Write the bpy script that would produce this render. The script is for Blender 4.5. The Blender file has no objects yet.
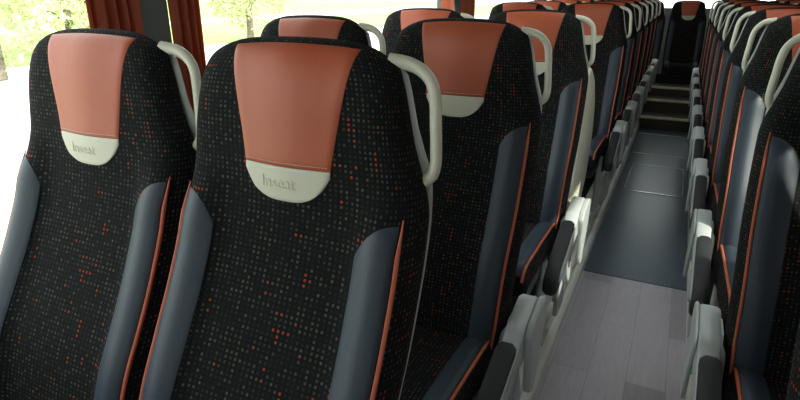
import bpy, math, random
from mathutils import Vector, Matrix, noise
random.seed(7)
S = bpy.context.scene
PI = math.pi

# ------------------------------------------------------------------ camera
CAM = Vector((0.0, 0.0, 1.605))
FPX = 560.0
vx, vy = (692 - 400) / FPX, (200 - (-9)) / FPX            # where the coach's long axis vanishes
d = Vector((vx, vy, 1)).normalized()
up = Vector((0, 1, -vy)); up.normalize()
right = d.cross(up)
if right.x < 0: right = -right
# rows: world axes in camera coordinates (x right, y up, z forward)
cam_right = Vector((right.x, d.x, up.x)); cam_up = Vector((right.y, d.y, up.y)); cam_fwd = Vector((right.z, d.z, up.z))
cd = bpy.data.cameras.new('camera'); cam = bpy.data.objects.new('camera', cd)
S.collection.objects.link(cam)
m = Matrix((cam_right, cam_up, -cam_fwd)).transposed().to_4x4(); m.translation = CAM
cam.matrix_world = m
cd.sensor_width = 36; cd.lens = FPX / 800 * 36; cd.clip_start = 0.02; cd.clip_end = 400
S.camera = cam

# ------------------------------------------------------------------ world, sun, daylight
w = bpy.data.worlds.new('overcast_sky'); S.world = w; w.use_nodes = True
bg = w.node_tree.nodes['Background']; bg.inputs[0].default_value = (0.93, 0.97, 1.0, 1); bg.inputs[1].default_value = 7.0
sd = bpy.data.lights.new('sun', 'SUN'); sd.energy = 13.0; sd.angle = math.radians(0.8); sd.color = (1.0, 0.95, 0.84)
sun = bpy.data.objects.new('sun', sd); S.collection.objects.link(sun)
sun_from = Vector((1.0, -0.33, 0.78)).normalized()
sun.rotation_euler = sun_from.to_track_quat('Z', 'Y').to_euler()
S.view_settings.view_transform = 'Standard'; S.view_settings.look = 'None'
S.view_settings.gamma = 1.0; S.view_settings.use_curve_mapping = False
S.view_settings.exposure = -0.78
S.cycles.max_bounces = 8; S.cycles.diffuse_bounces = 4; S.cycles.transparent_max_bounces = 16
S.cycles.sample_clamp_indirect = 6.0
S.cycles.use_denoising = True

XL, XR = -1.368, 1.26          # inner faces of the side walls
YF, YB = -1.9, 10.0           # front bulkhead, rear wall
SILL, HEAD, CEIL = 0.98, 2.07, 2.35
POD = 0.25

def portal(name, loc, rot, sx, sy):
    L = bpy.data.lights.new(name, 'AREA'); L.shape = 'RECTANGLE'; L.size = sx; L.size_y = sy
    L.cycles.is_portal = True
    o = bpy.data.objects.new(name, L); S.collection.objects.link(o); o.location = loc; o.rotation_euler = rot
portal('window_portal', (XL - 0.1, (YF + YB) / 2, (SILL + HEAD) / 2), (0, -PI / 2, 0), HEAD - SILL, YB - YF)
portal('window_portal', (XR + 0.1, (YF + YB) / 2, (SILL + HEAD) / 2), (0, PI / 2, 0), HEAD - SILL, YB - YF)
portal('window_portal', ((XL + XR) / 2, YF - 0.1, 2.0), (PI / 2, 0, 0), 2.4, 0.5)
portal('window_portal', ((XL + XR) / 2, YB + 0.1, 1.7), (-PI / 2, 0, 0), 2.2, 0.7)

portal('window_portal', (-.04, 2.65, CEIL + .12), (0, 0, 0), .72, 1.1)  # portal of the added roof hatch

# ------------------------------------------------------------------ materials
def mat(name, col, rough=0.5, spec=0.5, metal=0.0, bump=None, **kw):
    M = bpy.data.materials.new(name); M.use_nodes = True
    nt = M.node_tree; b = nt.nodes['Principled BSDF']
    b.inputs['Base Color'].default_value = (*col, 1); b.inputs['Roughness'].default_value = rough
    b.inputs['Specular IOR Level'].default_value = spec; b.inputs['Metallic'].default_value = metal
    for k, v in kw.items(): b.inputs[k].default_value = v
    if bump:
        sc, st = bump
        tc = nt.nodes.new('ShaderNodeTexCoord'); n = nt.nodes.new('ShaderNodeTexNoise'); n.inputs['Scale'].default_value = sc
        n.inputs['Detail'].default_value = 3
        bp = nt.nodes.new('ShaderNodeBump'); bp.inputs['Strength'].default_value = st; bp.inputs['Distance'].default_value = 0.002
        nt.links.new(tc.outputs['Object'], n.inputs['Vector']); nt.links.new(n.outputs[0], bp.inputs['Height'])
        nt.links.new(bp.outputs[0], b.inputs['Normal'])
    return M

def fabric_mat():
    M = bpy.data.materials.new('woven_moquette'); M.use_nodes = True
    nt = M.node_tree; N = nt.nodes; L = nt.links; b = N['Principled BSDF']
    b.inputs['Roughness'].default_value = 0.95; b.inputs['Specular IOR Level'].default_value = 0.15
    uv = N.new('ShaderNodeUVMap'); uv.uv_map = 'UVMap'
    oi = N.new('ShaderNodeObjectInfo')
    def vm(op, a, bb=None):
        n = N.new('ShaderNodeVectorMath'); n.operation = op
        if hasattr(a, 'links'): L.new(a, n.inputs[0])
        if bb is not None:
            if hasattr(bb, 'links'): L.new(bb, n.inputs[1])
            else: n.inputs[1].default_value = bb
        return n.outputs[0]
    def mt(op, a, bb=0.0):
        n = N.new('ShaderNodeMath'); n.operation = op
        for i, v in enumerate((a, bb)):
            if hasattr(v, 'links'): L.new(v, n.inputs[i])
            else: n.inputs[i].default_value = v
        return n.outputs[0]
    p = vm('MULTIPLY', uv.outputs[0], (1 / 0.0104, 1 / 0.0084, 1))
    cell = vm('FLOOR', p); fr = vm('FRACTION', p)
    sp = N.new('ShaderNodeSeparateXYZ'); L.new(fr, sp.inputs[0])
    mx = mt('LESS_THAN', mt('ABSOLUTE', mt('SUBTRACT', sp.outputs[0], 0.5)), 0.21)
    my = mt('LESS_THAN', mt('ABSOLUTE', mt('SUBTRACT', sp.outputs[1], 0.5)), 0.26)
    mask = mt('MULTIPLY', mx, my)
    wn = N.new('ShaderNodeTexWhiteNoise'); wn.noise_dimensions = '2D'; L.new(cell, wn.inputs['Vector'])
    wn2 = N.new('ShaderNodeTexWhiteNoise'); wn2.noise_dimensions = '2D'
    L.new(vm('ADD', cell, (37.3, 91.7, 0)), wn2.inputs['Vector'])
    # orange threads run in short rows and columns
    def streak(scale):
        n = N.new('ShaderNodeTexNoise'); n.noise_dimensions = '2D'; n.inputs['Scale'].default_value = 1; n.inputs['Detail'].default_value = 1
        L.new(vm('MULTIPLY', cell, scale), n.inputs['Vector'])
        return mt('GREATER_THAN', n.outputs[0], 0.735)
    red = mt('MAXIMUM', streak((0.13, 1.3, 0)), streak((1.1, 0.12, 0)))
    red = mt('MULTIPLY', red, mt('GREATER_THAN', wn2.outputs[0], 0.25))
    grey = mt('MULTIPLY', mt('POWER', wn.outputs[0], 2.2), 1.0)
    c1 = N.new('ShaderNodeMix'); c1.data_type = 'RGBA'; L.new(grey, c1.inputs[0])
    c1.inputs[6].default_value = (0.010, 0.011, 0.011, 1); c1.inputs[7].default_value = (0.075, 0.07, 0.055, 1)
    c2 = N.new('ShaderNodeMix'); c2.data_type = 'RGBA'; L.new(red, c2.inputs[0]); L.new(c1.outputs[2], c2.inputs[6])
    c2.inputs[7].default_value = (0.26, 0.042, 0.02, 1)
    c3 = N.new('ShaderNodeMix'); c3.data_type = 'RGBA'; L.new(mask, c3.inputs[0])
    c3.inputs[6].default_value = (0.0055, 0.006, 0.0065, 1); L.new(c2.outputs[2], c3.inputs[7])
    L.new(c3.outputs[2], b.inputs['Base Color'])
    bp = N.new('ShaderNodeBump'); bp.inputs['Strength'].default_value = 0.4; bp.inputs['Distance'].default_value = 0.001
    L.new(mask, bp.inputs['Height']); L.new(bp.outputs[0], b.inputs['Normal'])
    return M

FABRIC = fabric_mat()
PLAINFAB = mat('plain_black_fabric', (0.008, 0.008, 0.009), 0.95, 0.15)
LEATHER = mat('orange_leather', (0.38, 0.080, 0.035), 0.45, 0.35, bump=(38, 0.5))
CREAM_L = mat('cream_leather', (0.52, 0.50, 0.40), 0.5, 0.4, bump=(260, 0.15))
CREAM = mat('cream_plastic', (0.60, 0.58, 0.47), 0.38, 0.5)
GREYP = mat('pale_grey_plastic', (0.40, 0.42, 0.42), 0.42, 0.5)
VINYL = mat('blue_grey_vinyl', (0.024, 0.034, 0.050), 0.5, 0.35, bump=(300, 0.2))
PIPE = mat('orange_piping', (0.42, 0.095, 0.045), 0.55, 0.4)
PADM = mat('black_armrest_pad', (0.016, 0.017, 0.018), 0.6, 0.4, bump=(500, 0.5))
DARKM = mat('dark_metal', (0.03, 0.03, 0.032), 0.4, 0.5, 0.6)
ALU = mat('brushed_aluminium', (0.90, 0.84, 0.66), 0.5, 0.5, 0.0)
RIM = mat('steel_rim', (0.55, 0.56, 0.58), 0.25, 0.5, 1.0)
WALLM = mat('grey_wall_trim', (0.16, 0.17, 0.17), 0.8, 0.3)
PILLAR = mat('grey_pillar_cloth', (0.13, 0.14, 0.135), 0.9, 0.2)
CEILM = mat('grey_ceiling', (0.30, 0.30, 0.29), 0.8, 0.3)
PODM = mat('pale_ledge', (0.80, 0.79, 0.73), 0.4, 0.5)
STEPM = mat('brown_step_cover', (0.075, 0.062, 0.048), 0.6, 0.4)
WALLLOW = mat('charcoal_carpet', (0.02, 0.021, 0.022), 0.95, 0.1)

def floor_mat(name, c_a, c_b, plank, rough, line=True):
    M = bpy.data.materials.new(name); M.use_nodes = True
    nt = M.node_tree; N = nt.nodes; L = nt.links; b = N['Principled BSDF']
    tc = N.new('ShaderNodeTexCoord')
    mp = N.new('ShaderNodeMapping'); L.new(tc.outputs['Object'], mp.inputs[0]); mp.inputs['Scale'].default_value = (16, 1.6, 1)
    n1 = N.new('ShaderNodeTexNoise'); n1.inputs['Scale'].default_value = 4; n1.inputs['Detail'].default_value = 6; n1.inputs['Distortion'].default_value = 1.2
    L.new(mp.outputs[0], n1.inputs[0])
    br = N.new('ShaderNodeTexBrick'); br.inputs['Scale'].default_value = 1.0
    br.inputs['Brick Width'].default_value = 0.9; br.inputs['Row Height'].default_value = plank; br.inputs['Mortar Size'].default_value = 0.0012
    br.inputs['Color1'].default_value = (0.75, 0.75, 0.75, 1); br.inputs['Color2'].default_value = (1.1, 1.1, 1.1, 1); br.inputs['Mortar'].default_value = (0.6, 0.6, 0.6, 1)
    m2 = N.new('ShaderNodeMapping'); m2.inputs['Rotation'].default_value = (0, 0, PI / 2); L.new(tc.outputs['Object'], m2.inputs[0]); L.new(m2.outputs[0], br.inputs[0])
    cr = N.new('ShaderNodeMix'); cr.data_type = 'RGBA'; L.new(n1.outputs[0], cr.inputs[0]); cr.inputs[6].default_value = (*c_a, 1); cr.inputs[7].default_value = (*c_b, 1)
    if line:
        mu = N.new('ShaderNodeMix'); mu.data_type = 'RGBA'; mu.blend_type = 'MULTIPLY'; mu.inputs[0].default_value = 1
        L.new(cr.outputs[2], mu.inputs[6]); L.new(br.outputs[0], mu.inputs[7]); L.new(mu.outputs[2], b.inputs['Base Color'])
    else:
        L.new(cr.outputs[2], b.inputs['Base Color'])
    b.inputs['Roughness'].default_value = rough
    return M
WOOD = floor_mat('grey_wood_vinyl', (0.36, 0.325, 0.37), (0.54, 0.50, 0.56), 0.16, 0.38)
FLOOR_SHADED = floor_mat('shaded_blue_grey_floor', (0.075, 0.10, 0.14), (0.10, 0.13, 0.18), 0.16, 0.32, False)  # shade beyond the shadow edge, put into the floor colour

def curtain_mat():
    M = bpy.data.materials.new('rust_curtain'); M.use_nodes = True
    nt = M.node_tree; N = nt.nodes; L = nt.links
    for n in list(N):
        if n.type == 'BSDF_PRINCIPLED': N.remove(n)
    out = [n for n in N if n.type == 'OUTPUT_MATERIAL'][0]
    a = N.new('ShaderNodeBsdfDiffuse'); a.inputs[0].default_value = (0.42, 0.135, 0.08, 1)
    t = N.new('ShaderNodeBsdfTranslucent'); t.inputs[0].default_value = (0.40, 0.08, 0.03, 1)
    mx = N.new('ShaderNodeMixShader'); mx.inputs[0].default_value = 0.30
    L.new(a.outputs[0], mx.inputs[1]); L.new(t.outputs[0], mx.inputs[2]); L.new(mx.outputs[0], out.inputs[0])
    return M
CURT = curtain_mat()

def glass_mat():
    M = bpy.data.materials.new('window_glass'); M.use_nodes = True
    nt = M.node_tree; N = nt.nodes; L = nt.links
    for n in list(N):
        if n.type == 'BSDF_PRINCIPLED': N.remove(n)
    out = [n for n in N if n.type == 'OUTPUT_MATERIAL'][0]
    a = N.new('ShaderNodeBsdfTransparent'); a.inputs[0].default_value = (0.95, 0.98, 0.95, 1)
    g = N.new('ShaderNodeBsdfGlossy'); g.inputs['Roughness'].default_value = 0.02
    lw = N.new('ShaderNodeLayerWeight'); lw.inputs[0].default_value = 0.5
    fr = N.new('ShaderNodeMath'); fr.operation = 'POWER'; L.new(lw.outputs['Facing'], fr.inputs[0]); fr.inputs[1].default_value = 6
    f2 = N.new('ShaderNodeMath'); f2.operation = 'MULTIPLY_ADD'; L.new(fr.outputs[0], f2.inputs[0]); f2.inputs[1].default_value = 0.25; f2.inputs[2].default_value = 0.02
    mx = N.new('ShaderNodeMixShader'); L.new(f2.outputs[0], mx.inputs[0])
    L.new(a.outputs[0], mx.inputs[1]); L.new(g.outputs[0], mx.inputs[2]); L.new(mx.outputs[0], out.inputs[0])
    return M
GLASS = glass_mat()

def noisy(name, a, b_, scale, rough=0.9, transl=0.0):
    M = bpy.data.materials.new(name); M.use_nodes = True
    nt = M.node_tree; N = nt.nodes; L = nt.links; b = N['Principled BSDF']
    tc = N.new('ShaderNodeTexCoord'); n = N.new('ShaderNodeTexNoise'); n.inputs['Scale'].default_value = scale; n.inputs['Detail'].default_value = 4
    L.new(tc.outputs['Object'], n.inputs[0])
    r = N.new('ShaderNodeValToRGB'); r.color_ramp.elements[0].position = 0.35; r.color_ramp.elements[1].position = 0.65
    r.color_ramp.elements[0].color = (*a, 1); r.color_ramp.elements[1].color = (*b_, 1)
    L.new(n.outputs[0], r.inputs[0]); L.new(r.outputs[0], b.inputs['Base Color']); b.inputs['Roughness'].default_value = rough
    return M
GRASS = noisy('lawn_grass', (0.22, 0.36, 0.09), (0.32, 0.46, 0.15), 1.5)
PAVE = noisy('pale_gravel', (0.55, 0.55, 0.50), (0.68, 0.67, 0.62), 3)
LEAF = noisy('tree_leaves', (0.36, 0.44, 0.18), (0.62, 0.66, 0.36), 2.0)
BARK = noisy('bark', (0.10, 0.08, 0.06), (0.2, 0.16, 0.12), 9)

ORD = ['front', 'second', 'third', 'fourth', 'fifth', 'sixth', 'seventh', 'eighth', 'ninth', 'tenth', 'eleventh']
# ------------------------------------------------------------------ helpers
class MB:
    def __init__(s): s.v = []; s.f = []; s.uv = []
    def add(s, vs, fs, uvs=None):
        n = len(s.v); s.v += [tuple(v) for v in vs]
        for i, f in enumerate(fs): s.f.append(tuple(n + k for k in f))
        s.uv += list(uvs) if uvs else [(v[0] + v[1], v[2]) for v in vs]
    def box(s, x0, x1, y0, y1, z0, z1, bev=0.0):
        if bev <= 0:
            vs = [(x, y, z) for x in (x0, x1) for y in (y0, y1) for z in (z0, z1)]
            s.add(vs, [(0, 1, 3, 2), (4, 6, 7, 5), (0, 4, 5, 1), (2, 3, 7, 6), (0, 2, 6, 4), (1, 5, 7, 3)]); return
        b = min(bev, (x1 - x0) / 2.01, (y1 - y0) / 2.01, (z1 - z0) / 2.01)
        def ring(z, ins):
            X0, X1, Y0, Y1 = x0 + ins, x1 - ins, y0 + ins, y1 - ins; c = b
            P = []
            for (cx, cy, a0) in ((X1 - c, Y1 - c, 0), (X0 + c, Y1 - c, 90), (X0 + c, Y0 + c, 180), (X1 - c, Y0 + c, 270)):
                for k in range(4):
                    a = math.radians(a0 + k * 30); P.append((cx + c * math.cos(a), cy + c * math.sin(a), z))
            return P
        rings = [ring(z0, b * .3), ring(z0 + b * .3, 0), ring(z1 - b * .3, 0), ring(z1, b * .3)]
        s.loft(rings)
    def loft(s, rings, closed=True, caps=True):
        n = len(rings[0]); vs = [p for r in rings for p in r]; fs = []
        for i in range(len(rings) - 1):
            for j in range(n if closed else n - 1):
                k = (j + 1) % n; fs.append((i * n + j, i * n + k, (i + 1) * n + k, (i + 1) * n + j))
        if caps: fs.append(tuple(reversed(range(n)))); fs.append(tuple((len(rings) - 1) * n + j for j in range(n)))
        s.add(vs, fs)
    def tube(s, pts, r, n=8, r2=None, side=None):
        pts = [Vector(p) for p in pts]; rings = []; prev = None
        for i, p in enumerate(pts):
            t = (pts[min(i + 1, len(pts) - 1)] - pts[max(i - 1, 0)]).normalized()
            if side is not None: u = Vector(side) - t * t.dot(Vector(side))
            elif prev is None: u = t.orthogonal()
            else: u = prev - t * t.dot(prev)
            u.normalize(); prev = u; v = t.cross(u)
            rr = r[i] if isinstance(r, (list, tuple)) else r
            rb = rr if r2 is None else r2
            rings.append([p + u * rr * math.cos(2 * PI * k / n) + v * rb * math.sin(2 * PI * k / n) for k in range(n)])
        s.loft(rings)
    def prism_x(s, prof, x0, x1, bev=0.004, dy=0.0):
        prof = [(a + dy, b) for a, b in prof]
        # profile in (y, z) extruded along x with a small chamfer
        c = Vector((sum(p[0] for p in prof) / len(prof), sum(p[1] for p in prof) / len(prof)))
        def ins(q):
            out = []
            for (y, z) in prof:
                dv = Vector((y, z)) - c; L = dv.length or 1; dv = dv * max(0, (L - q)) / L; out.append((c.x + dv.x, c.y + dv.y))
            return out
        R = [[(x, y, z) for y, z in ins(q)] for x, q in ((x0, bev), (x0 + bev, 0), (x1 - bev, 0), (x1, bev))]
        s.loft(R)
    def mirror(s):
        s.v = [(-x, y, z) for x, y, z in s.v]; s.f = [tuple(reversed(f)) for f in s.f]
    def mesh(s, name, m, smooth=True):
        me = bpy.data.meshes.new(name); me.from_pydata(s.v, [], s.f); me.materials.append(m)
        ul = me.uv_layers.new(name='UVMap')
        for lp in me.loops: ul.data[lp.index].uv = s.uv[lp.vertex_index]
        import bmesh
        b = bmesh.new(); b.from_mesh(me); bmesh.ops.recalc_face_normals(b, faces=b.faces); b.to_mesh(me); b.free()
        for p in me.polygons: p.use_smooth = smooth
        if smooth: me.set_sharp_from_angle(angle=math.radians(42))
        return me
    def build(s, name, m, parent=None, smooth=True, mir=False, **props):
        if mir: s.mirror()
        o = bpy.data.objects.new(name, s.mesh(name, m, smooth)); S.collection.objects.link(o)
        if parent: o.parent = parent
        for k, v in props.items(): o[k] = v
        return o

def thing(name, label, cat, loc=(0, 0, 0), group=None):
    o = bpy.data.objects.new(name, None); S.collection.objects.link(o); o.location = loc; o.empty_display_size = .1
    o['label'] = label; o['category'] = cat
    if group: o['group'] = group
    return o
def copy_tree(o, parent=None):
    c = o.copy(); S.collection.objects.link(c); c.parent = parent
    for ch in list(o.children): copy_tree(ch, c)
    return c
def struct(mb, name, m, smooth=False, parent=None): return mb.build(name, m, parent, smooth=smooth, kind='structure')
def interp(tab, x):
    if x <= tab[0][0]: return tab[0][1]
    for (a, fa), (b, fb) in zip(tab, tab[1:]):
        if x <= b:
            t = (x - a) / (b - a); return fa + (fb - fa) * t
    return tab[-1][1]
def smooth_interp(tab, x, h=0.03):
    return (interp(tab, x - h) + 2 * interp(tab, x) + interp(tab, x + h)) / 4
def sstep(a, b, x):
    t = min(1, max(0, (x - a) / (b - a))); return t * t * (3 - 2 * t)

# ------------------------------------------------------------------ the coach body
# floor of the aisle
FE_L, FE_R = -0.336, 0.236
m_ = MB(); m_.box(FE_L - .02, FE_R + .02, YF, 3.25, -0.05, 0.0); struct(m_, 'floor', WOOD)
m_ = MB(); m_.box(FE_L - .02, FE_R + .02, 3.25, 7.55, -0.05, 0.0); struct(m_, 'floor', FLOOR_SHADED)
# podiums the seats stand on
for nm, a, b_ in (('podium', XL - .02, -0.405), ('podium', 0.30, XR + .02)):
    m_ = MB(); m_.box(a, b_, YF, YB, -0.05, POD); struct(m_, 'floor', WALLLOW)
# stepped ledge along each podium
for sgn, x0 in ((-1, FE_L), (1, FE_R)):
    m_ = MB()
    prof = [(0.0, 0.0), (0.0, 0.06), (0.012, 0.075), (0.03, 0.08), (0.032, 0.145), (0.045, 0.155), (0.058, 0.16), (0.06, POD + .004), (0.075, POD + .008), (0.11, POD + .008), (0.11, 0.0)]
    rings = [[(x0 + sgn * px, y, pz) for px, pz in prof] for y in (YF, 0.4, 1.2, 2.0, 2.8, 3.6, 5, 7, 8.9)]
    m_.loft(rings); struct(m_, 'trim_1' if sgn < 0 else 'trim_2', PODM)
# steps up to the rear bench with bright nosings
steps = [(7.5, 0.15), (7.9, 0.30), (8.2, 0.42)]
for i, (y, z) in enumerate(steps):
    m_ = MB(); m_.box(FE_L - .005, FE_R + .005, y, 9.9, z - (0.15 if i < 2 else .12) - (0.05 if i == 0 else 0), z)
    struct(m_, 'floor', STEPM)
    m_ = MB(); m_.box(FE_L, FE_R, y - .006, y + .028, z - .022, z + .005); struct(m_, 'trim_%d' % (3 + i), ALU)
m_ = MB(); m_.box(FE_L + .03, FE_R - .04, 7.20, 7.212, 0.0, 0.003); struct(m_, 'trim_6', ALU)
m_ = MB(); m_.box(FE_L + .03, FE_R - .04, 6.25, 6.262, 0.0, 0.003); struct(m_, 'trim_7', ALU)
m_ = MB(); m_.box(FE_L, FE_R, 3.246, 3.254, 0.0, 0.0015); struct(m_, 'trim_8', DARKM)  # dark strip painted along the shadow edge on the floor

# side walls below and above the windows, pillars
pill = {-1: [(-1.40, -1.25), (1.137, 1.236), (3.50, 3.65), (6.1, 6.25), (8.3, 8.45), (9.75, 10.0)],
        1: [(-1.40, -1.25), (1.3, 1.41), (3.7, 3.85), (6.1, 6.25), (8.3, 8.45), (9.75, 10.0)]}
nw = 0; nt_ = 8
for sgn, X, nm in ((-1, XL, 'wall_left'), (1, XR, 'wall_right')):
    a, b_ = sorted((X, X + sgn * .08))
    m_ = MB(); m_.box(a, b_, YF, YB, -0.05, SILL); w_ = struct(m_, nm, WALLM)
    m_ = MB(); m_.box(a, b_, YF, YB, HEAD, CEIL + .05); struct(m_, nm, WALLM)
    m_ = MB(); m_.box(min(X, X - sgn * .03), max(X, X - sgn * .03), YF, YB, SILL - .03, SILL + .0, .01); nt_ += 1; struct(m_, 'trim_%d' % nt_, WALLM)
    for (p0, p1) in pill[sgn]:
        m_ = MB(); c_, d_ = sorted((X - sgn * .02, X + sgn * .08)); m_.box(c_, d_, p0, p1, SILL - .02, HEAD + .02); nt_ += 1; struct(m_, 'trim_%d' % nt_, PILLAR)
    edges = [YF] + [e for p in pill[sgn] for e in p]
    for k in range(0, len(edges) - 1, 2):
        y0, y1 = edges[k], edges[k + 1]
        if y1 - y0 < .2: continue
        nw += 1; m_ = MB(); gx = X + sgn * .05
        m_.box(gx - .003, gx + .003, y0, y1, SILL, HEAD); struct(m_, 'window_%d' % nw, GLASS)
HX0, HX1, HY0, HY1 = -.40, .32, 2.1, 3.2          # unseen glazed roof hatch, added to let skylight onto the aisle floor
m_ = MB()
m_.box(XL - .08, HX0, YF, YB, CEIL, CEIL + .05); m_.box(HX1, XR + .08, YF, YB, CEIL, CEIL + .05)
m_.box(HX0, HX1, YF, HY0, CEIL, CEIL + .05); m_.box(HX0, HX1, HY1, YB, CEIL, CEIL + .05); struct(m_, 'ceiling', CEILM)
nw += 1; m_ = MB(); m_.box(HX0, HX1, HY0, HY1, CEIL + .02, CEIL + .026); struct(m_, 'window_%d' % nw, GLASS)  # pane of the added roof hatch
# rear wall with its window, front bulkhead with the windscreen
for nm, Y, s0, s1, dy in (('wall_rear', YB, 1.36, 2.2, .06), ('wall_front', YF, 1.75, 2.25, -.06)):
    y0, y1 = sorted((Y, Y + dy)); m_ = MB()
    m_.box(XL - .08, XR + .08, y0, y1, -.05, s0); m_.box(XL - .08, XR + .08, y0, y1, s1, CEIL + .05)
    m_.box(XL - .08, XL + .10, y0, y1, s0, s1); m_.box(XR - .10, XR + .08, y0, y1, s0, s1)
    struct(m_, nm, WALLM)
    nw += 1; m_ = MB(); m_.box(XL + .1, XR - .1, Y + dy / 2 - .003, Y + dy / 2 + .003, s0, s1); struct(m_, 'window_%d' % nw, GLASS)

# overhead racks (above the picture, they shade the seats)
for sgn, X, w0 in ((-1, XL, 'left'), (1, XR, 'right')):
    m_ = MB()
    prof = [(0.0, 2.10), (0.24, 2.07), (0.38, 2.10), (0.39, 2.17), (0.32, 2.22), (0.30, 2.15), (0.05, 2.14), (0.05, 2.32), (0.0, 2.32)]
    m_.loft([[(X - sgn * px, y, pz) for px, pz in prof] for y in (-1.2, 9.6)])
    o = m_.build('luggage_rack', CEILM, None, smooth=False); o['label'] = 'pale overhead luggage rack along the %s side of the coach' % w0; o['category'] = 'luggage rack'

# ------------------------------------------------------------------ curtains
def curtain(sgn, y0, y1, label, seed):
    X = (XL if sgn < 0 else XR) - sgn * 0.026
    n = max(90, int((y1 - y0) * 190)); m_ = MB(); rnd = random.Random(seed); ph = rnd.random() * 6
    k = (y1 - y0) / 0.034
    zs = [0.90, 1.0, 1.15, 1.3, 1.45, 1.6, 1.75, 1.9, 2.0, 2.06]
    def P(i, z, side):
        u = i / n; fl = 1 + min(.10, .016 / (y1 - y0)) * math.sin((z - .9) * 2.2 + ph)
        y = y0 + (y1 - y0) * (.5 + (u - .5) * fl) ; a = 2 * PI * k * u + ph + .35 * math.sin(5 * u + 2 * z)
        x = X - sgn * (.014 * math.sin(a) + .005 * math.sin(2.3 * a + 1.0)) + side * .0012
        return (x, y, z)
    for side in (-1, 1):
        vs = [P(i, z, side) for z in zs for i in range(n + 1)]
        fs = [(r * (n + 1) + i, r * (n + 1) + i + 1, (r + 1) * (n + 1) + i + 1, (r + 1) * (n + 1) + i) for r in range(len(zs) - 1) for i in range(n)]
        m_.add(vs, fs)
    o = m_.build('curtain', CURT, None); o['label'] = label; o['category'] = 'curtain'; o['group'] = 'rust curtains at the windows'
    return o
curtain(-1, 0.975, 1.137, 'rust curtain left of the first grey pillar, above the nearest window seat', 1)
curtain(-1, 1.240, 1.345, 'rust curtain right of the first grey pillar, behind the nearest window seat handle', 2)
curtain(-1, 3.34, 3.50, 'narrow rust curtain left of the far grey pillar', 3)
curtain(-1, 3.65, 3.90, 'narrow rust curtain right of the far grey pillar', 4)
curtain(-1, 8.45, 9.75, 'added rust curtain blocking light at the last left-hand window beside the rear bench', 5)  # unseen, added to keep window light off the rear bench
for k, (a, b_) in enumerate(((-1.2, 1.28), (1.43, 1.62), (2.30, 3.68), (3.87, 6.08), (6.27, 8.28), (8.47, 9.74))):  # unseen curtains, added to keep the right-hand side dark
    curtain(1, a, b_, ('added rust curtain blocking light at the %s right-hand window' % ORD[k]) if k not in (1, 2) else ['added bunched rust curtain right of the sunny gap on the right', 'added wide rust curtain left of the sunny gap on the right'][k - 1], 10 + k)

# ------------------------------------------------------------------ the seat
ZB = 0.30
YB_T = [(0.30, -.285), (0.50, -.250), (0.62, -.228), (0.74, -.188), (0.82, -.142), (0.90, -.098), (1.0, -.050), (1.1, -.020), (1.2, -.008), (1.4, 0.002)]
W_T = [(0.30, .220), (0.60, .240), (0.85, .244), (1.08, .240), (1.15, .233), (1.22, .221), (1.28, .207), (1.32, .193), (1.36, .168)]
T0 = 0.055
def ybase(z): return smooth_interp(YB_T, z)
def W(z, s=0.0):
    # the shoulder on the handle side is cut back, the other one is fuller
    k = sstep(1.08, 1.22, z) * sstep(0, .02, abs(s))
    return smooth_interp(W_T, z, .015) * (1 + (-.085 if s > 0 else .045) * k)
def ztop(s): return 1.354 - .010 * s * s - .030 * abs(s) ** 7
def zt_of(s, t): return ZB + t * (ztop(s) - ZB)
def bulge(s, z):
    a = abs(s); return 0.032 * sstep(.50, .82, a) * (1 - .35 * sstep(.9, 1.0, a)) * (1 - sstep(1.02, 1.16, z)) + .010 * (1 - sstep(.0, .55, a)) * sstep(1.05, 1.15, z)
def thick(s, t): return max(0, 1 - abs(s) ** 9) ** .5 * max(0, 1 - t ** 26) ** .5
def front_st(s, t):
    z = zt_of(s, t); th = thick(s, t)
    return Vector((s * W(z, s), ybase(z) + T0 * (1 - th) - bulge(s, z) * th, z))
def front_xz(x, z):
    s = max(-1, min(1, x / W(z, x))); t = (z - ZB) / (ztop(s) - ZB)
    return front_st(s, min(.9995, t))
def front_n(x, z):
    e = .004; a = front_xz(x + e, z) - front_xz(x - e, z); b = front_xz(x, z + e) - front_xz(x, z - e)
    n = a.cross(b).normalized()
    return n if n.y < 0 else -n
def spread(n):                     # samples of [-1, 1], dense towards the ends
    return [math.sin(PI / 2 * (-1 + 2 * i / n)) for i in range(n + 1)]
def slab(front, back, ss, ts, uvf):
    m_ = MB(); ns, nt = len(ss), len(ts)
    for fn, sg in ((front, 1), (back, -1)):
        vs = [fn(s, t) for t in ts for s in ss]
        uv = []
        for t in ts:
            for s in ss: uv.append(uvf(s, t, sg))
        fs = [(r * ns + i, r * ns + i + 1, (r + 1) * ns + i + 1, (r + 1) * ns + i) for r in range(nt - 1) for i in range(ns - 1)]
        m_.add(vs, fs, uv)
    return m_
def body_mb():
    ss = spread(44); ts = [1 - (1 - i / 52) ** 1.0 for i in range(47)] + [.915, .93, .945, .957, .967, .976, .983, .989, .993, .9965, .9985, 1.0]
    ts = sorted(set(round(t, 5) for t in ts))
    def bk(s, t):
        z = zt_of(s, t); th = thick(s, t); return Vector((s * W(z, s), ybase(z) + T0 * (1 + (.8 - .75 * sstep(1.05, 1.25, z)) * th), z))
    def uvf(s, t, sg):
        z = zt_of(s, t); th = thick(s, t)
        ext = T0 * (1 - th) * (1.6 if sg > 0 else 1)
        return (s * W(z) + math.copysign(ext, s) + (0 if sg > 0 else 1.0), z + 0.05 * (1 - max(0, 1 - t ** 26) ** .5))
    return slab(front_st, bk, ss, ts, uvf)
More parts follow.
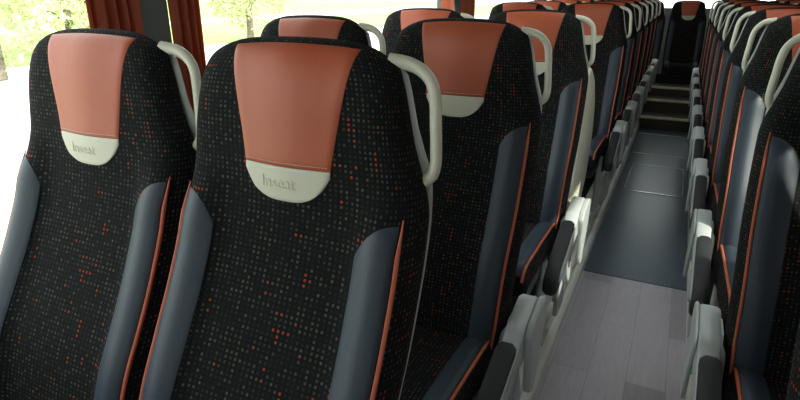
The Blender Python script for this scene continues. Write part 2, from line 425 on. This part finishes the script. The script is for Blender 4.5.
def shell_mb():
    ss = spread(30); ts = sorted([i / 24 for i in range(24)] + [.975, .985, .993, .998, 1.0])
    zb = .34
    def zz(s, t): return zb + t * (ztop(s) - .012 - zb)
    def th(s, t): return max(0, 1 - abs(s) ** 10) ** .5 * max(0, 1 - t ** 30) ** .5
    def f(s, t): z = zz(s, t); return Vector((s * (W(z, s) - .012 + .016 * sstep(1.08, 1.16, z)), ybase(z) + .104 - .036 * sstep(1.05, 1.25, z) - .016 * th(s, t), z))
    def b(s, t): z = zz(s, t); return Vector((s * (W(z, s) - .012 + .016 * sstep(1.08, 1.16, z)), ybase(z) + .104 - .036 * sstep(1.05, 1.25, z) + .004 * th(s, t) , z))
    return slab(f, b, ss, ts, lambda s, t, sg: (s, t))
def patch(P, Nn, nu, nv, dd, uvf=None):
    # raised pad: P(u,v) lies on the carrier surface, Nn its normal; edges sink in
    m_ = MB(); vs = []
    for j in range(nv + 1):
        for i in range(nu + 1):
            u, v = i / nu, j / nv; u = .5 - .5 * math.cos(PI * u); v = .5 - .5 * math.cos(PI * v)
            e = min(u, 1 - u, v, 1 - v)
            p = P(u, v); n = Nn(p); off = dd * min(1, (e / .045)) ** .5 if e > 0 else -.003
            vs.append(p + n * off)
    fs = [(r * (nu + 1) + i, r * (nu + 1) + i + 1, (r + 1) * (nu + 1) + i + 1, (r + 1) * (nu + 1) + i) for r in range(nv) for i in range(nu)]
    m_.add(vs, fs)
    # underside so the pad is closed
    m_.add([v - Vector(Nn(v)) * .002 if (k % (nu + 1) in (0, nu) or k // (nu + 1) in (0, nv)) else v - Vector(Nn(v)) * (dd + .003) for k, v in enumerate(vs)], [tuple(reversed(f)) for f in fs])
    return m_
def nrm(p): return front_n(max(-.228, min(.228, p.x)), min(1.343, p.z))

def arch_z(x): return 1.3465 - .42 * x * x
LB, TB = 1.150, 1.090
def pad_mb():
    def P(u, v):
        top = 1.0
        z = (LB + (u - .5) * 0) + v * (1.334 - LB)
        hw = .087 + (.121 - .087) * v ** 1.15
        x = (2 * u - 1) * hw
        z = LB + v * (arch_z(x) - LB)
        return front_xz(x, z)
    return patch(P, nrm, 26, 24, .0035)
def tab_mb():
    def P(u, v):
        hw = .066 + (.0865 - .066) * min(1, v * 1.4) ** .7
        x = (2 * u - 1) * hw
        zb = TB + .022 * abs(2 * u - 1) ** 3.2
        return front_xz(x, zb + v * (LB + .0005 - zb))
    return patch(P, nrm, 24, 14, .003)
def bolster_mb(sd):
    zt = 1.085
    def P(u, v):                          # u: 0 inner, 1 outer
        zT = zt - .055 * (1 - u) ** 2.6
        z = .46 + v * (zT - .46)
        si = .64 - .03 * sstep(.6, 1.0, z) ; so = .905
        s = sd * (si + (so - si) * u); return front_xz(s * W(z), z)
    return patch(P, nrm, 12, 34, .003)
def pipe_mb(sd):
    pts = []
    for i in range(36):
        z = .46 + i / 35 * (1.092 - .46); x = sd * .915 * W(z); p = front_xz(x, z); pts.append(p + front_n(x, z) * .0025)
    m_ = MB(); m_.tube(pts, [.0042 if i < 33 else .0042 - .0010 * (i - 32) for i in range(36)], 8); return m_

def lettering_mesh():
    c = bpy.data.curves.new('lettering', 'FONT'); c.body = 'Inseat'; c.size = .030; c.extrude = .0006; c.align_x = 'CENTER'; c.resolution_u = 3
    o = bpy.data.objects.new('tmp', c); S.collection.objects.link(o)
    dg = bpy.context.evaluated_depsgraph_get(); me = bpy.data.meshes.new_from_object(o.evaluated_get(dg))
    bpy.data.objects.remove(o); bpy.data.curves.remove(c)
    me.materials.clear(); me.materials.append(CREAM_L)
    for v in me.vertices:
        x, z, h = v.co.x - .012, 1.113 + v.co.y, v.co.z
        p = front_xz(x, z); v.co = p + front_n(x, z) * (.0034 + h)
    return me
LETTER = lettering_mesh()

# cushion surface
def cush_top(s, t, raised=True):       # t: 0 front edge .. 1 back
    y = -.72 + t * .52
    z = .525 + .012 * math.sin(PI * min(1, t * 1.1)) + .022 * (1 - t) * 0
    z -= .035 * max(0, 1 - t / .12) ** 2
    z += .030 * sstep(.55, .85, abs(s)) * (1 - .5 * sstep(.92, 1, abs(s)))
    return y, z
CT = .055
def cw(t): return .228 - .012 * (1 - t) ** 3
def cth(s, t): return max(0, 1 - abs(s) ** 9) ** .5 * max(0, 1 - abs(2 * t - 1) ** 22) ** .5
def cfront(s, t):
    y, z = cush_top(s, t); return Vector((s * cw(t), y, z - CT * (1 - cth(s, t))))
def cfront_xy(x, y):
    t = (y + .72) / .52; return cfront(max(-1, min(1, x / cw(t))), max(0.0005, min(.9995, t)))
def cn(p):
    x, y = max(-.205, min(.205, p.x)), max(-.70, min(-.22, p.y)); e = .004
    n = (cfront_xy(x + e, y) - cfront_xy(x - e, y)).cross(cfront_xy(x, y + e) - cfront_xy(x, y - e)).normalized()
    return n if n.z > 0 else -n
def cushion_mb():
    ss = spread(36); ts = [.5 + .5 * q for q in spread(40)]
    def bk(s, t):
        y, z = cush_top(s, t); return Vector((s * cw(t), y, z - CT * (1 + cth(s, t) * .9)))
    return slab(cfront, bk, ss, ts, lambda s, t, sg: (s * cw(t) + math.copysign(CT * (1 - cth(s, t)), s), t * .5 + .2 - sg * CT * (1 - cth(s, t))))
def cbol_mb(sd):
    def P(u, v):
        t = .02 + v * .96; s = sd * (.63 + u * .275); return cfront(s, t)
    return patch(P, cn, 12, 26, .003)
def cpipe_mb(sd):
    pts = []
    for i in range(30):
        t = .012 + i / 29 * .97; p = cfront(sd * .915, t); pts.append(p + cn(p) * .003)
    m_ = MB(); m_.tube(pts, .0045, 8); return m_

def handle_mb(dx=0.0):
    # cream grab loop on the aisle-side shoulder
    key = [(.158, .058, 1.322), (.188, .062, 1.319), (.212, .063, 1.309), (.229, .062, 1.290), (.236, .059, 1.262), (.239, .055, 1.228), (.242, .051, 1.195), (.243, .048, 1.168), (.238, .047, 1.149), (.224, .048, 1.137), (.208, .050, 1.131), (.190, .050, 1.128)]
    pts = []
    K = [Vector((k[0] - dx * sstep(.17, .23, k[0]), k[1], k[2])) for k in key]
    for i in range(len(K) - 1):
        p0, p1, p2, p3 = K[max(i - 1, 0)], K[i], K[i + 1], K[min(i + 2, len(K) - 1)]
        for q in range(4):
            t = q / 4; pts.append(.5 * ((2 * p1) + (p2 - p0) * t + (2 * p0 - 5 * p1 + 4 * p2 - p3) * t * t + (3 * p1 - p0 - 3 * p2 + p3) * t ** 3))
    pts.append(K[-1]); n = len(pts)
    r = [.0095 + .004 * (abs(2 * i / (n - 1) - 1)) ** 4 for i in range(n)]
    m_ = MB(); m_.tube(pts, r, 12, r2=None, side=(0, 1, 0)); return m_
def round_prof(pts, r=.012, n=4):
    out = []
    L = len(pts)
    for i in range(L):
        p = Vector(pts[i]); a = (Vector(pts[i - 1]) - p); b = (Vector(pts[(i + 1) % L]) - p)
        ra = min(r, a.length * .45, b.length * .45); A = p + a.normalized() * ra; B = p + b.normalized() * ra
        for k in range(n + 1):
            t = k / n; q = A * (1 - t) ** 2 + p * 2 * t * (1 - t) + B * t * t; out.append((q.x, q.y))
    return out
def arm_mbs(mir):
    # housing at the hinge runs forward under the pad; slopes down towards the front
    h = MB()
    prof = round_prof([(-.13, .605), (-.17, .625), (-.30, .598), (-.33, .575), (-.60, .475), (-.62, .44), (-.56, .425), (-.34, .49), (-.15, .50), (-.12, .55)], .02)
    h.prism_x(prof, .250, .299, .006, .06)
    p = MB()
    prof = round_prof([(-.355, .588), (-.38, .588), (-.62, .500), (-.665, .465), (-.67, .415), (-.63, .395), (-.54, .415), (-.36, .48)], .022)
    p.prism_x(prof, .248, .296, .012, .06)
    c = MB()
    prof = round_prof([(-.10, .60), (-.17, .618), (-.27, .600), (-.30, .57), (-.27, .50), (-.25, .36), (-.20, .33), (-.15, .42), (-.11, .52)], .022)
    c.prism_x(prof, .297, .308 if mir else .318, .005, .06)
    return h, p, c
def frame_mbs():
    f = MB()
    prof = round_prof([(-.10, .56), (-.30, .56), (-.34, .50), (-.30, .40), (-.26, .26), (-.27, POD - .18 + .012), (-.12, POD - .18 + .012), (-.14, .30), (-.10, .42)], .02)
    f.prism_x(prof, .232, .250, .004, .07)
    b = MB()
    prof = round_prof([(-.33, .46), (-.29, .485), (-.20, .40), (-.14, .24), (-.17, .20), (-.24, .28)], .02)
    b.prism_x(prof, .25, .272, .006, .07)
    l = MB(); z0 = POD - .18
    l.tube([(.20, -.36, .43), (.20, -.36, z0 + .01)], .017, 10); l.box(.17, .24, -.42, -.30, z0, z0 + .012, .006)
    return f, b, l

def seat_proto(aisle, mir, letter=True, label='', extra=False):
    """aisle: an arm, side frame and handle on the aisle side; mir: for the right-hand seats."""
    T = thing('coach_seat', label, 'seat')
    B = lambda mb, n, m, par=T, **k: mb.build(n, m, par, True, mir, **k)
    bk = B(body_mb(), 'backrest', FABRIC)
    hp = B(pad_mb(), 'headrest_pad', LEATHER, label='orange leather headrest pad')
    tb = B(tab_mb(), 'headrest_tab', CREAM_L, label='cream leather tab under the headrest')
    st = MB()
    for i in range(30):
        x = (-1 + 2 * (i + .5) / 30) * .082
        a_, b_ = [front_xz(x + q, LB + .0065) + front_n(x, LB + .0065) * .0036 for q in (-.0018, .0018)]
        st.tube([a_, b_], .0006, 5)
    B(st, 'stitching', CREAM_L, hp, label='pale thread seam along the lower edge')
    if letter:
        lo = bpy.data.objects.new('embossed_lettering', LETTER); S.collection.objects.link(lo); lo.parent = tb
    for sd in (-1, 1):
        B(bolster_mb(sd), 'side_bolster', VINYL); B(pipe_mb(sd), 'piping', PIPE)
    B(shell_mb(), 'back_shell', GREYP)
    B(cushion_mb(), 'seat_cushion', FABRIC)
    for sd in (-1, 1):
        B(cbol_mb(sd), 'cushion_bolster', VINYL); B(cpipe_mb(sd), 'cushion_piping', PIPE)
    B(handle_mb(.012 if mir else 0.0), 'grab_handle', CREAM)
    p = MB(); p.box(-.20, .20, -.68, -.14, .375, .43, .02); B(p, 'seat_pan', DARKM)
    if aisle:
        h, pd, cv = arm_mbs(mir); a = B(h, 'armrest', GREYP); B(cv, 'armrest_cover', GREYP, a); B(pd, 'armrest_pad', PADM, a)
        f, b, l = frame_mbs(); B(f, 'side_frame', GREYP); B(b, 'recline_lever', GREYP); B(l, 'leg', GREYP)
    else:
        l = MB(); z0 = POD - .18; l.tube([(-.18, -.40, .40), (-.18, -.40, z0 + .01)], .02, 10); l.box(-.22, -.14, -.48, -.32, z0, z0 + .012, .006); B(l, 'leg', GREYP)
    return T

SZ = 0.18
PA_L = seat_proto(True, False); PW_L = seat_proto(False, False); PA_R = seat_proto(True, True); PW_R = seat_proto(False, True)
used = set()
def place(proto, x, y, label, group):
    o = proto if id(proto) not in used else copy_tree(proto)
    used.add(id(proto)); o.location = (x, y, SZ); o['label'] = label; o['group'] = group
    return o
rows_L = [0.742 + .8 * i for i in (0, 1, 2, 4, 5, 6, 7, 8, 9)]; rows_L[1] -= .035
for k in range(2, 9): rows_L[k] += (.06 if k == 2 else .10)
lab_LA = ['large patterned seat filling the left centre, orange headrest, cream grab handle at its right shoulder',
          'patterned aisle seat directly behind the big foreground seat, white lever panel below its armrest',
          'patterned aisle seat with a tall cream panel on its back, before the gap',
          'first aisle seat beyond the gap in the left-hand row, past the tall cream panel']
lab_LW = ['foreground window seat cut by the left edge, orange headrest, handle beside the curtain',
          'window seat whose orange headrest just shows above the big foreground seat',
          'window seat with orange headrest below the trees, left of the far curtain',
          'window seat just beyond the far grey pillar, mostly hidden by nearer seats']
for k, y in enumerate(rows_L):
    la = lab_LA[k] if k < 4 else 'aisle seat in the left-hand row, %s beyond the gap, only its edge and armrest showing' % ORD[k - 3]
    lw = lab_LW[k] if k < 4 else 'window seat in the left-hand block, %s row beyond the gap, only its top showing' % ORD[k - 3]
    a = place(PA_L, -0.566 + (.010 if k == 1 else 0), y, la, 'aisle seats left of the aisle')
    place(PW_L, -1.060, y, lw, 'window seats left of the aisle')
    if k == 2:
        m_ = MB()
        prof = round_prof([(.06, 1.10), (.12, 1.13), (.27, 1.06), (.38, .93), (.42, .76), (.36, .56), (.16, .38), (-.06, .33), (-.10, .40), (-.06, .62), (.02, .9)], .04)
        m_.prism_x(prof, -.225, .236, .01); m_.build('end_panel', CREAM, a, label='curved cream panel covering the back of the seat')
        m_ = MB(); m_.box(.20, .235, -.05, .02, POD - .18, .42, .008); m_.build('panel_post', CREAM, a)
rows_R = [0.87 + .8 * i for i in range(9)]
for k, y in enumerate(rows_R):
    la = ('nearest seat right of the aisle, at the lower right corner' if k == 0 else 'aisle seat right of the aisle, %s from the front, orange piping towards the aisle' % ORD[k])
    place(PA_R, 0.452, y, la, 'aisle seats right of the aisle')
    lw = 'window seat right of the aisle in the %s row, beside the right-hand windows' % ORD[k]
    place(PW_R, 0.946, y, lw, 'window seats right of the aisle')
# rear bench
for i, x in enumerate((-1.05, -.52, .01, .54)):
    nm = ['rear bench seat in the left corner under the back window', 'rear bench seat left of the centre one', 'rear centre seat facing down the aisle, orange headrest against the back window', 'rear bench seat right of the centre one'][i]
    o = copy_tree(PW_L); o.location = (x, 9.25, SZ - .05); o['label'] = nm; o['group'] = 'seats of the rear bench'
    for ch in list(o.children):
        if ch.name.startswith(('grab_handle', 'leg', 'piping', 'cushion_piping')): bpy.data.objects.remove(ch)
m_ = MB(); m_.box(XL + .02, XR - .02, 8.55, 8.92, .425, .50, .015)
o = m_.build('bench_base', WALLLOW); o['label'] = 'dark carpeted plinth under the rear seats at the end of the aisle'; o['category'] = 'bench base'

# ------------------------------------------------------------------ floor hatch
T = thing('floor_hatch', 'rectangular floor hatch with a rounded silver rim in the middle of the aisle', 'hatch', (0, 0, 0))
hx0, hx1, hy0, hy1 = -.27, .195, 4.93, 5.80
def rrect(x0, x1, y0, y1, r, n=5):
    P = []
    for cx, cy, a0 in ((x1 - r, y1 - r, 0), (x0 + r, y1 - r, 90), (x0 + r, y0 + r, 180), (x1 - r, y0 + r, 270)):
        for k in range(n + 1): a = math.radians(a0 + 90 * k / n); P.append((cx + r * math.cos(a), cy + r * math.sin(a)))
    return P
m_ = MB(); m_.loft([[(x, y, z) for x, y in rrect(hx0 + .012, hx1 - .012, hy0 + .012, hy1 - .012, .03)] for z in (0.0002, .004)]); m_.build('hatch_lid', FLOOR_SHADED, T, smooth=False)
m_ = MB(); o1 = rrect(hx0, hx1, hy0, hy1, .045); i1 = rrect(hx0 + .010, hx1 - .010, hy0 + .010, hy1 - .010, .035)
n = len(o1); vs = [(x, y, .0005) for x, y in o1] + [(x, y, .006) for x, y in o1] + [(x, y, .006) for x, y in i1] + [(x, y, .0005) for x, y in i1]
m_.add(vs, [(a * n + k, a * n + (k + 1) % n, ((a + 1) % 4) * n + (k + 1) % n, ((a + 1) % 4) * n + k) for a in range(4) for k in range(n)])
m_.build('hatch_rim', RIM, T, smooth=False)

# ------------------------------------------------------------------ outside
GZ = -1.15
m_ = MB(); m_.box(-160, 160, -120, 200, GZ - .2, GZ); o = struct(m_, 'ground', PAVE)
m_ = MB(); m_.box(-140, -23, -60, 160, GZ, GZ + .03); o = struct(m_, 'lawn', GRASS)
m_ = MB(); m_.box(-46, -39, -60, 160, GZ + .03, GZ + .05); o = struct(m_, 'path', PAVE)
m_ = MB(); m_.box(18, 140, -60, 160, GZ, GZ + .03); o = struct(m_, 'lawn', GRASS)
def tree_proto(seed, h, rad, low):
    rnd = random.Random(seed); T = thing('tree', '', 'tree')
    m_ = MB(); m_.tube([(0, 0, 0), (.05, .05, h * .3), (-.05, 0, h * .6), (0, 0, h * .85)], [.22, .17, .12, .05], 8)
    for k in range(7):
        a = rnd.random() * 2 * PI; z = h * (.25 + .08 * k); r = rad * .7
        m_.tube([(0, 0, z), (r * .5 * math.cos(a), r * .5 * math.sin(a), z + .5), (r * math.cos(a), r * math.sin(a), z + .7)], [.08, .05, .02], 5)
    m_.build('trunk', BARK, T)
    L = MB()
    for k in range(4200):
        while True:
            p = Vector((rnd.uniform(-1, 1), rnd.uniform(-1, 1), rnd.uniform(-1, 1)))
            if .35 < p.length < 1: break
        c = Vector((p.x * rad, p.y * rad, low + (h - low) * (p.z * .5 + .5)))
        if noise.noise(c * .9) < -.12: continue
        s = rnd.uniform(.09, .2); u = Vector((rnd.gauss(0, 1), rnd.gauss(0, 1), rnd.gauss(0, 1))).normalized(); v = u.orthogonal().normalized(); w_ = u.cross(v) * .12
        L.add([c - u * s, c + v * s * .5 + w_ * s, c + u * s, c - v * s * .5 + w_ * s], [(0, 1, 2, 3)])
    L.build('foliage', LEAF, T, smooth=False)
    return T
tp = [tree_proto(11, 7, 2.6, .3), tree_proto(12, 6, 3.0, -.2)]
spots = [(-20, 11, 0, 'leafy tree behind the middle of the left windows, low branches'), (-25.5, 17.5, 1, 'broad low tree beyond the left windows, right of the leafy one'),
         (-36, 26, 1, 'distant broad tree on the lawn right of the nearer trees'), (-34, 15, 0, 'far tree on the lawn behind the leafy one'),
         (-23, 27, 0, 'tree seen just above the third window seat'), (-52, 20, 1, 'most distant tree across the lawn'),
         (-30, 2.5, 0, 'tree above the window seat at the left edge')]
for i, (x, y, p, lb) in enumerate(spots):
    o = tp[p] if i in (0, 1) else copy_tree(tp[p])
    o.location = (x, y, GZ + .03); o.rotation_euler.z = i * 1.3; o['label'] = lb; o['group'] = 'trees beyond the left windows'
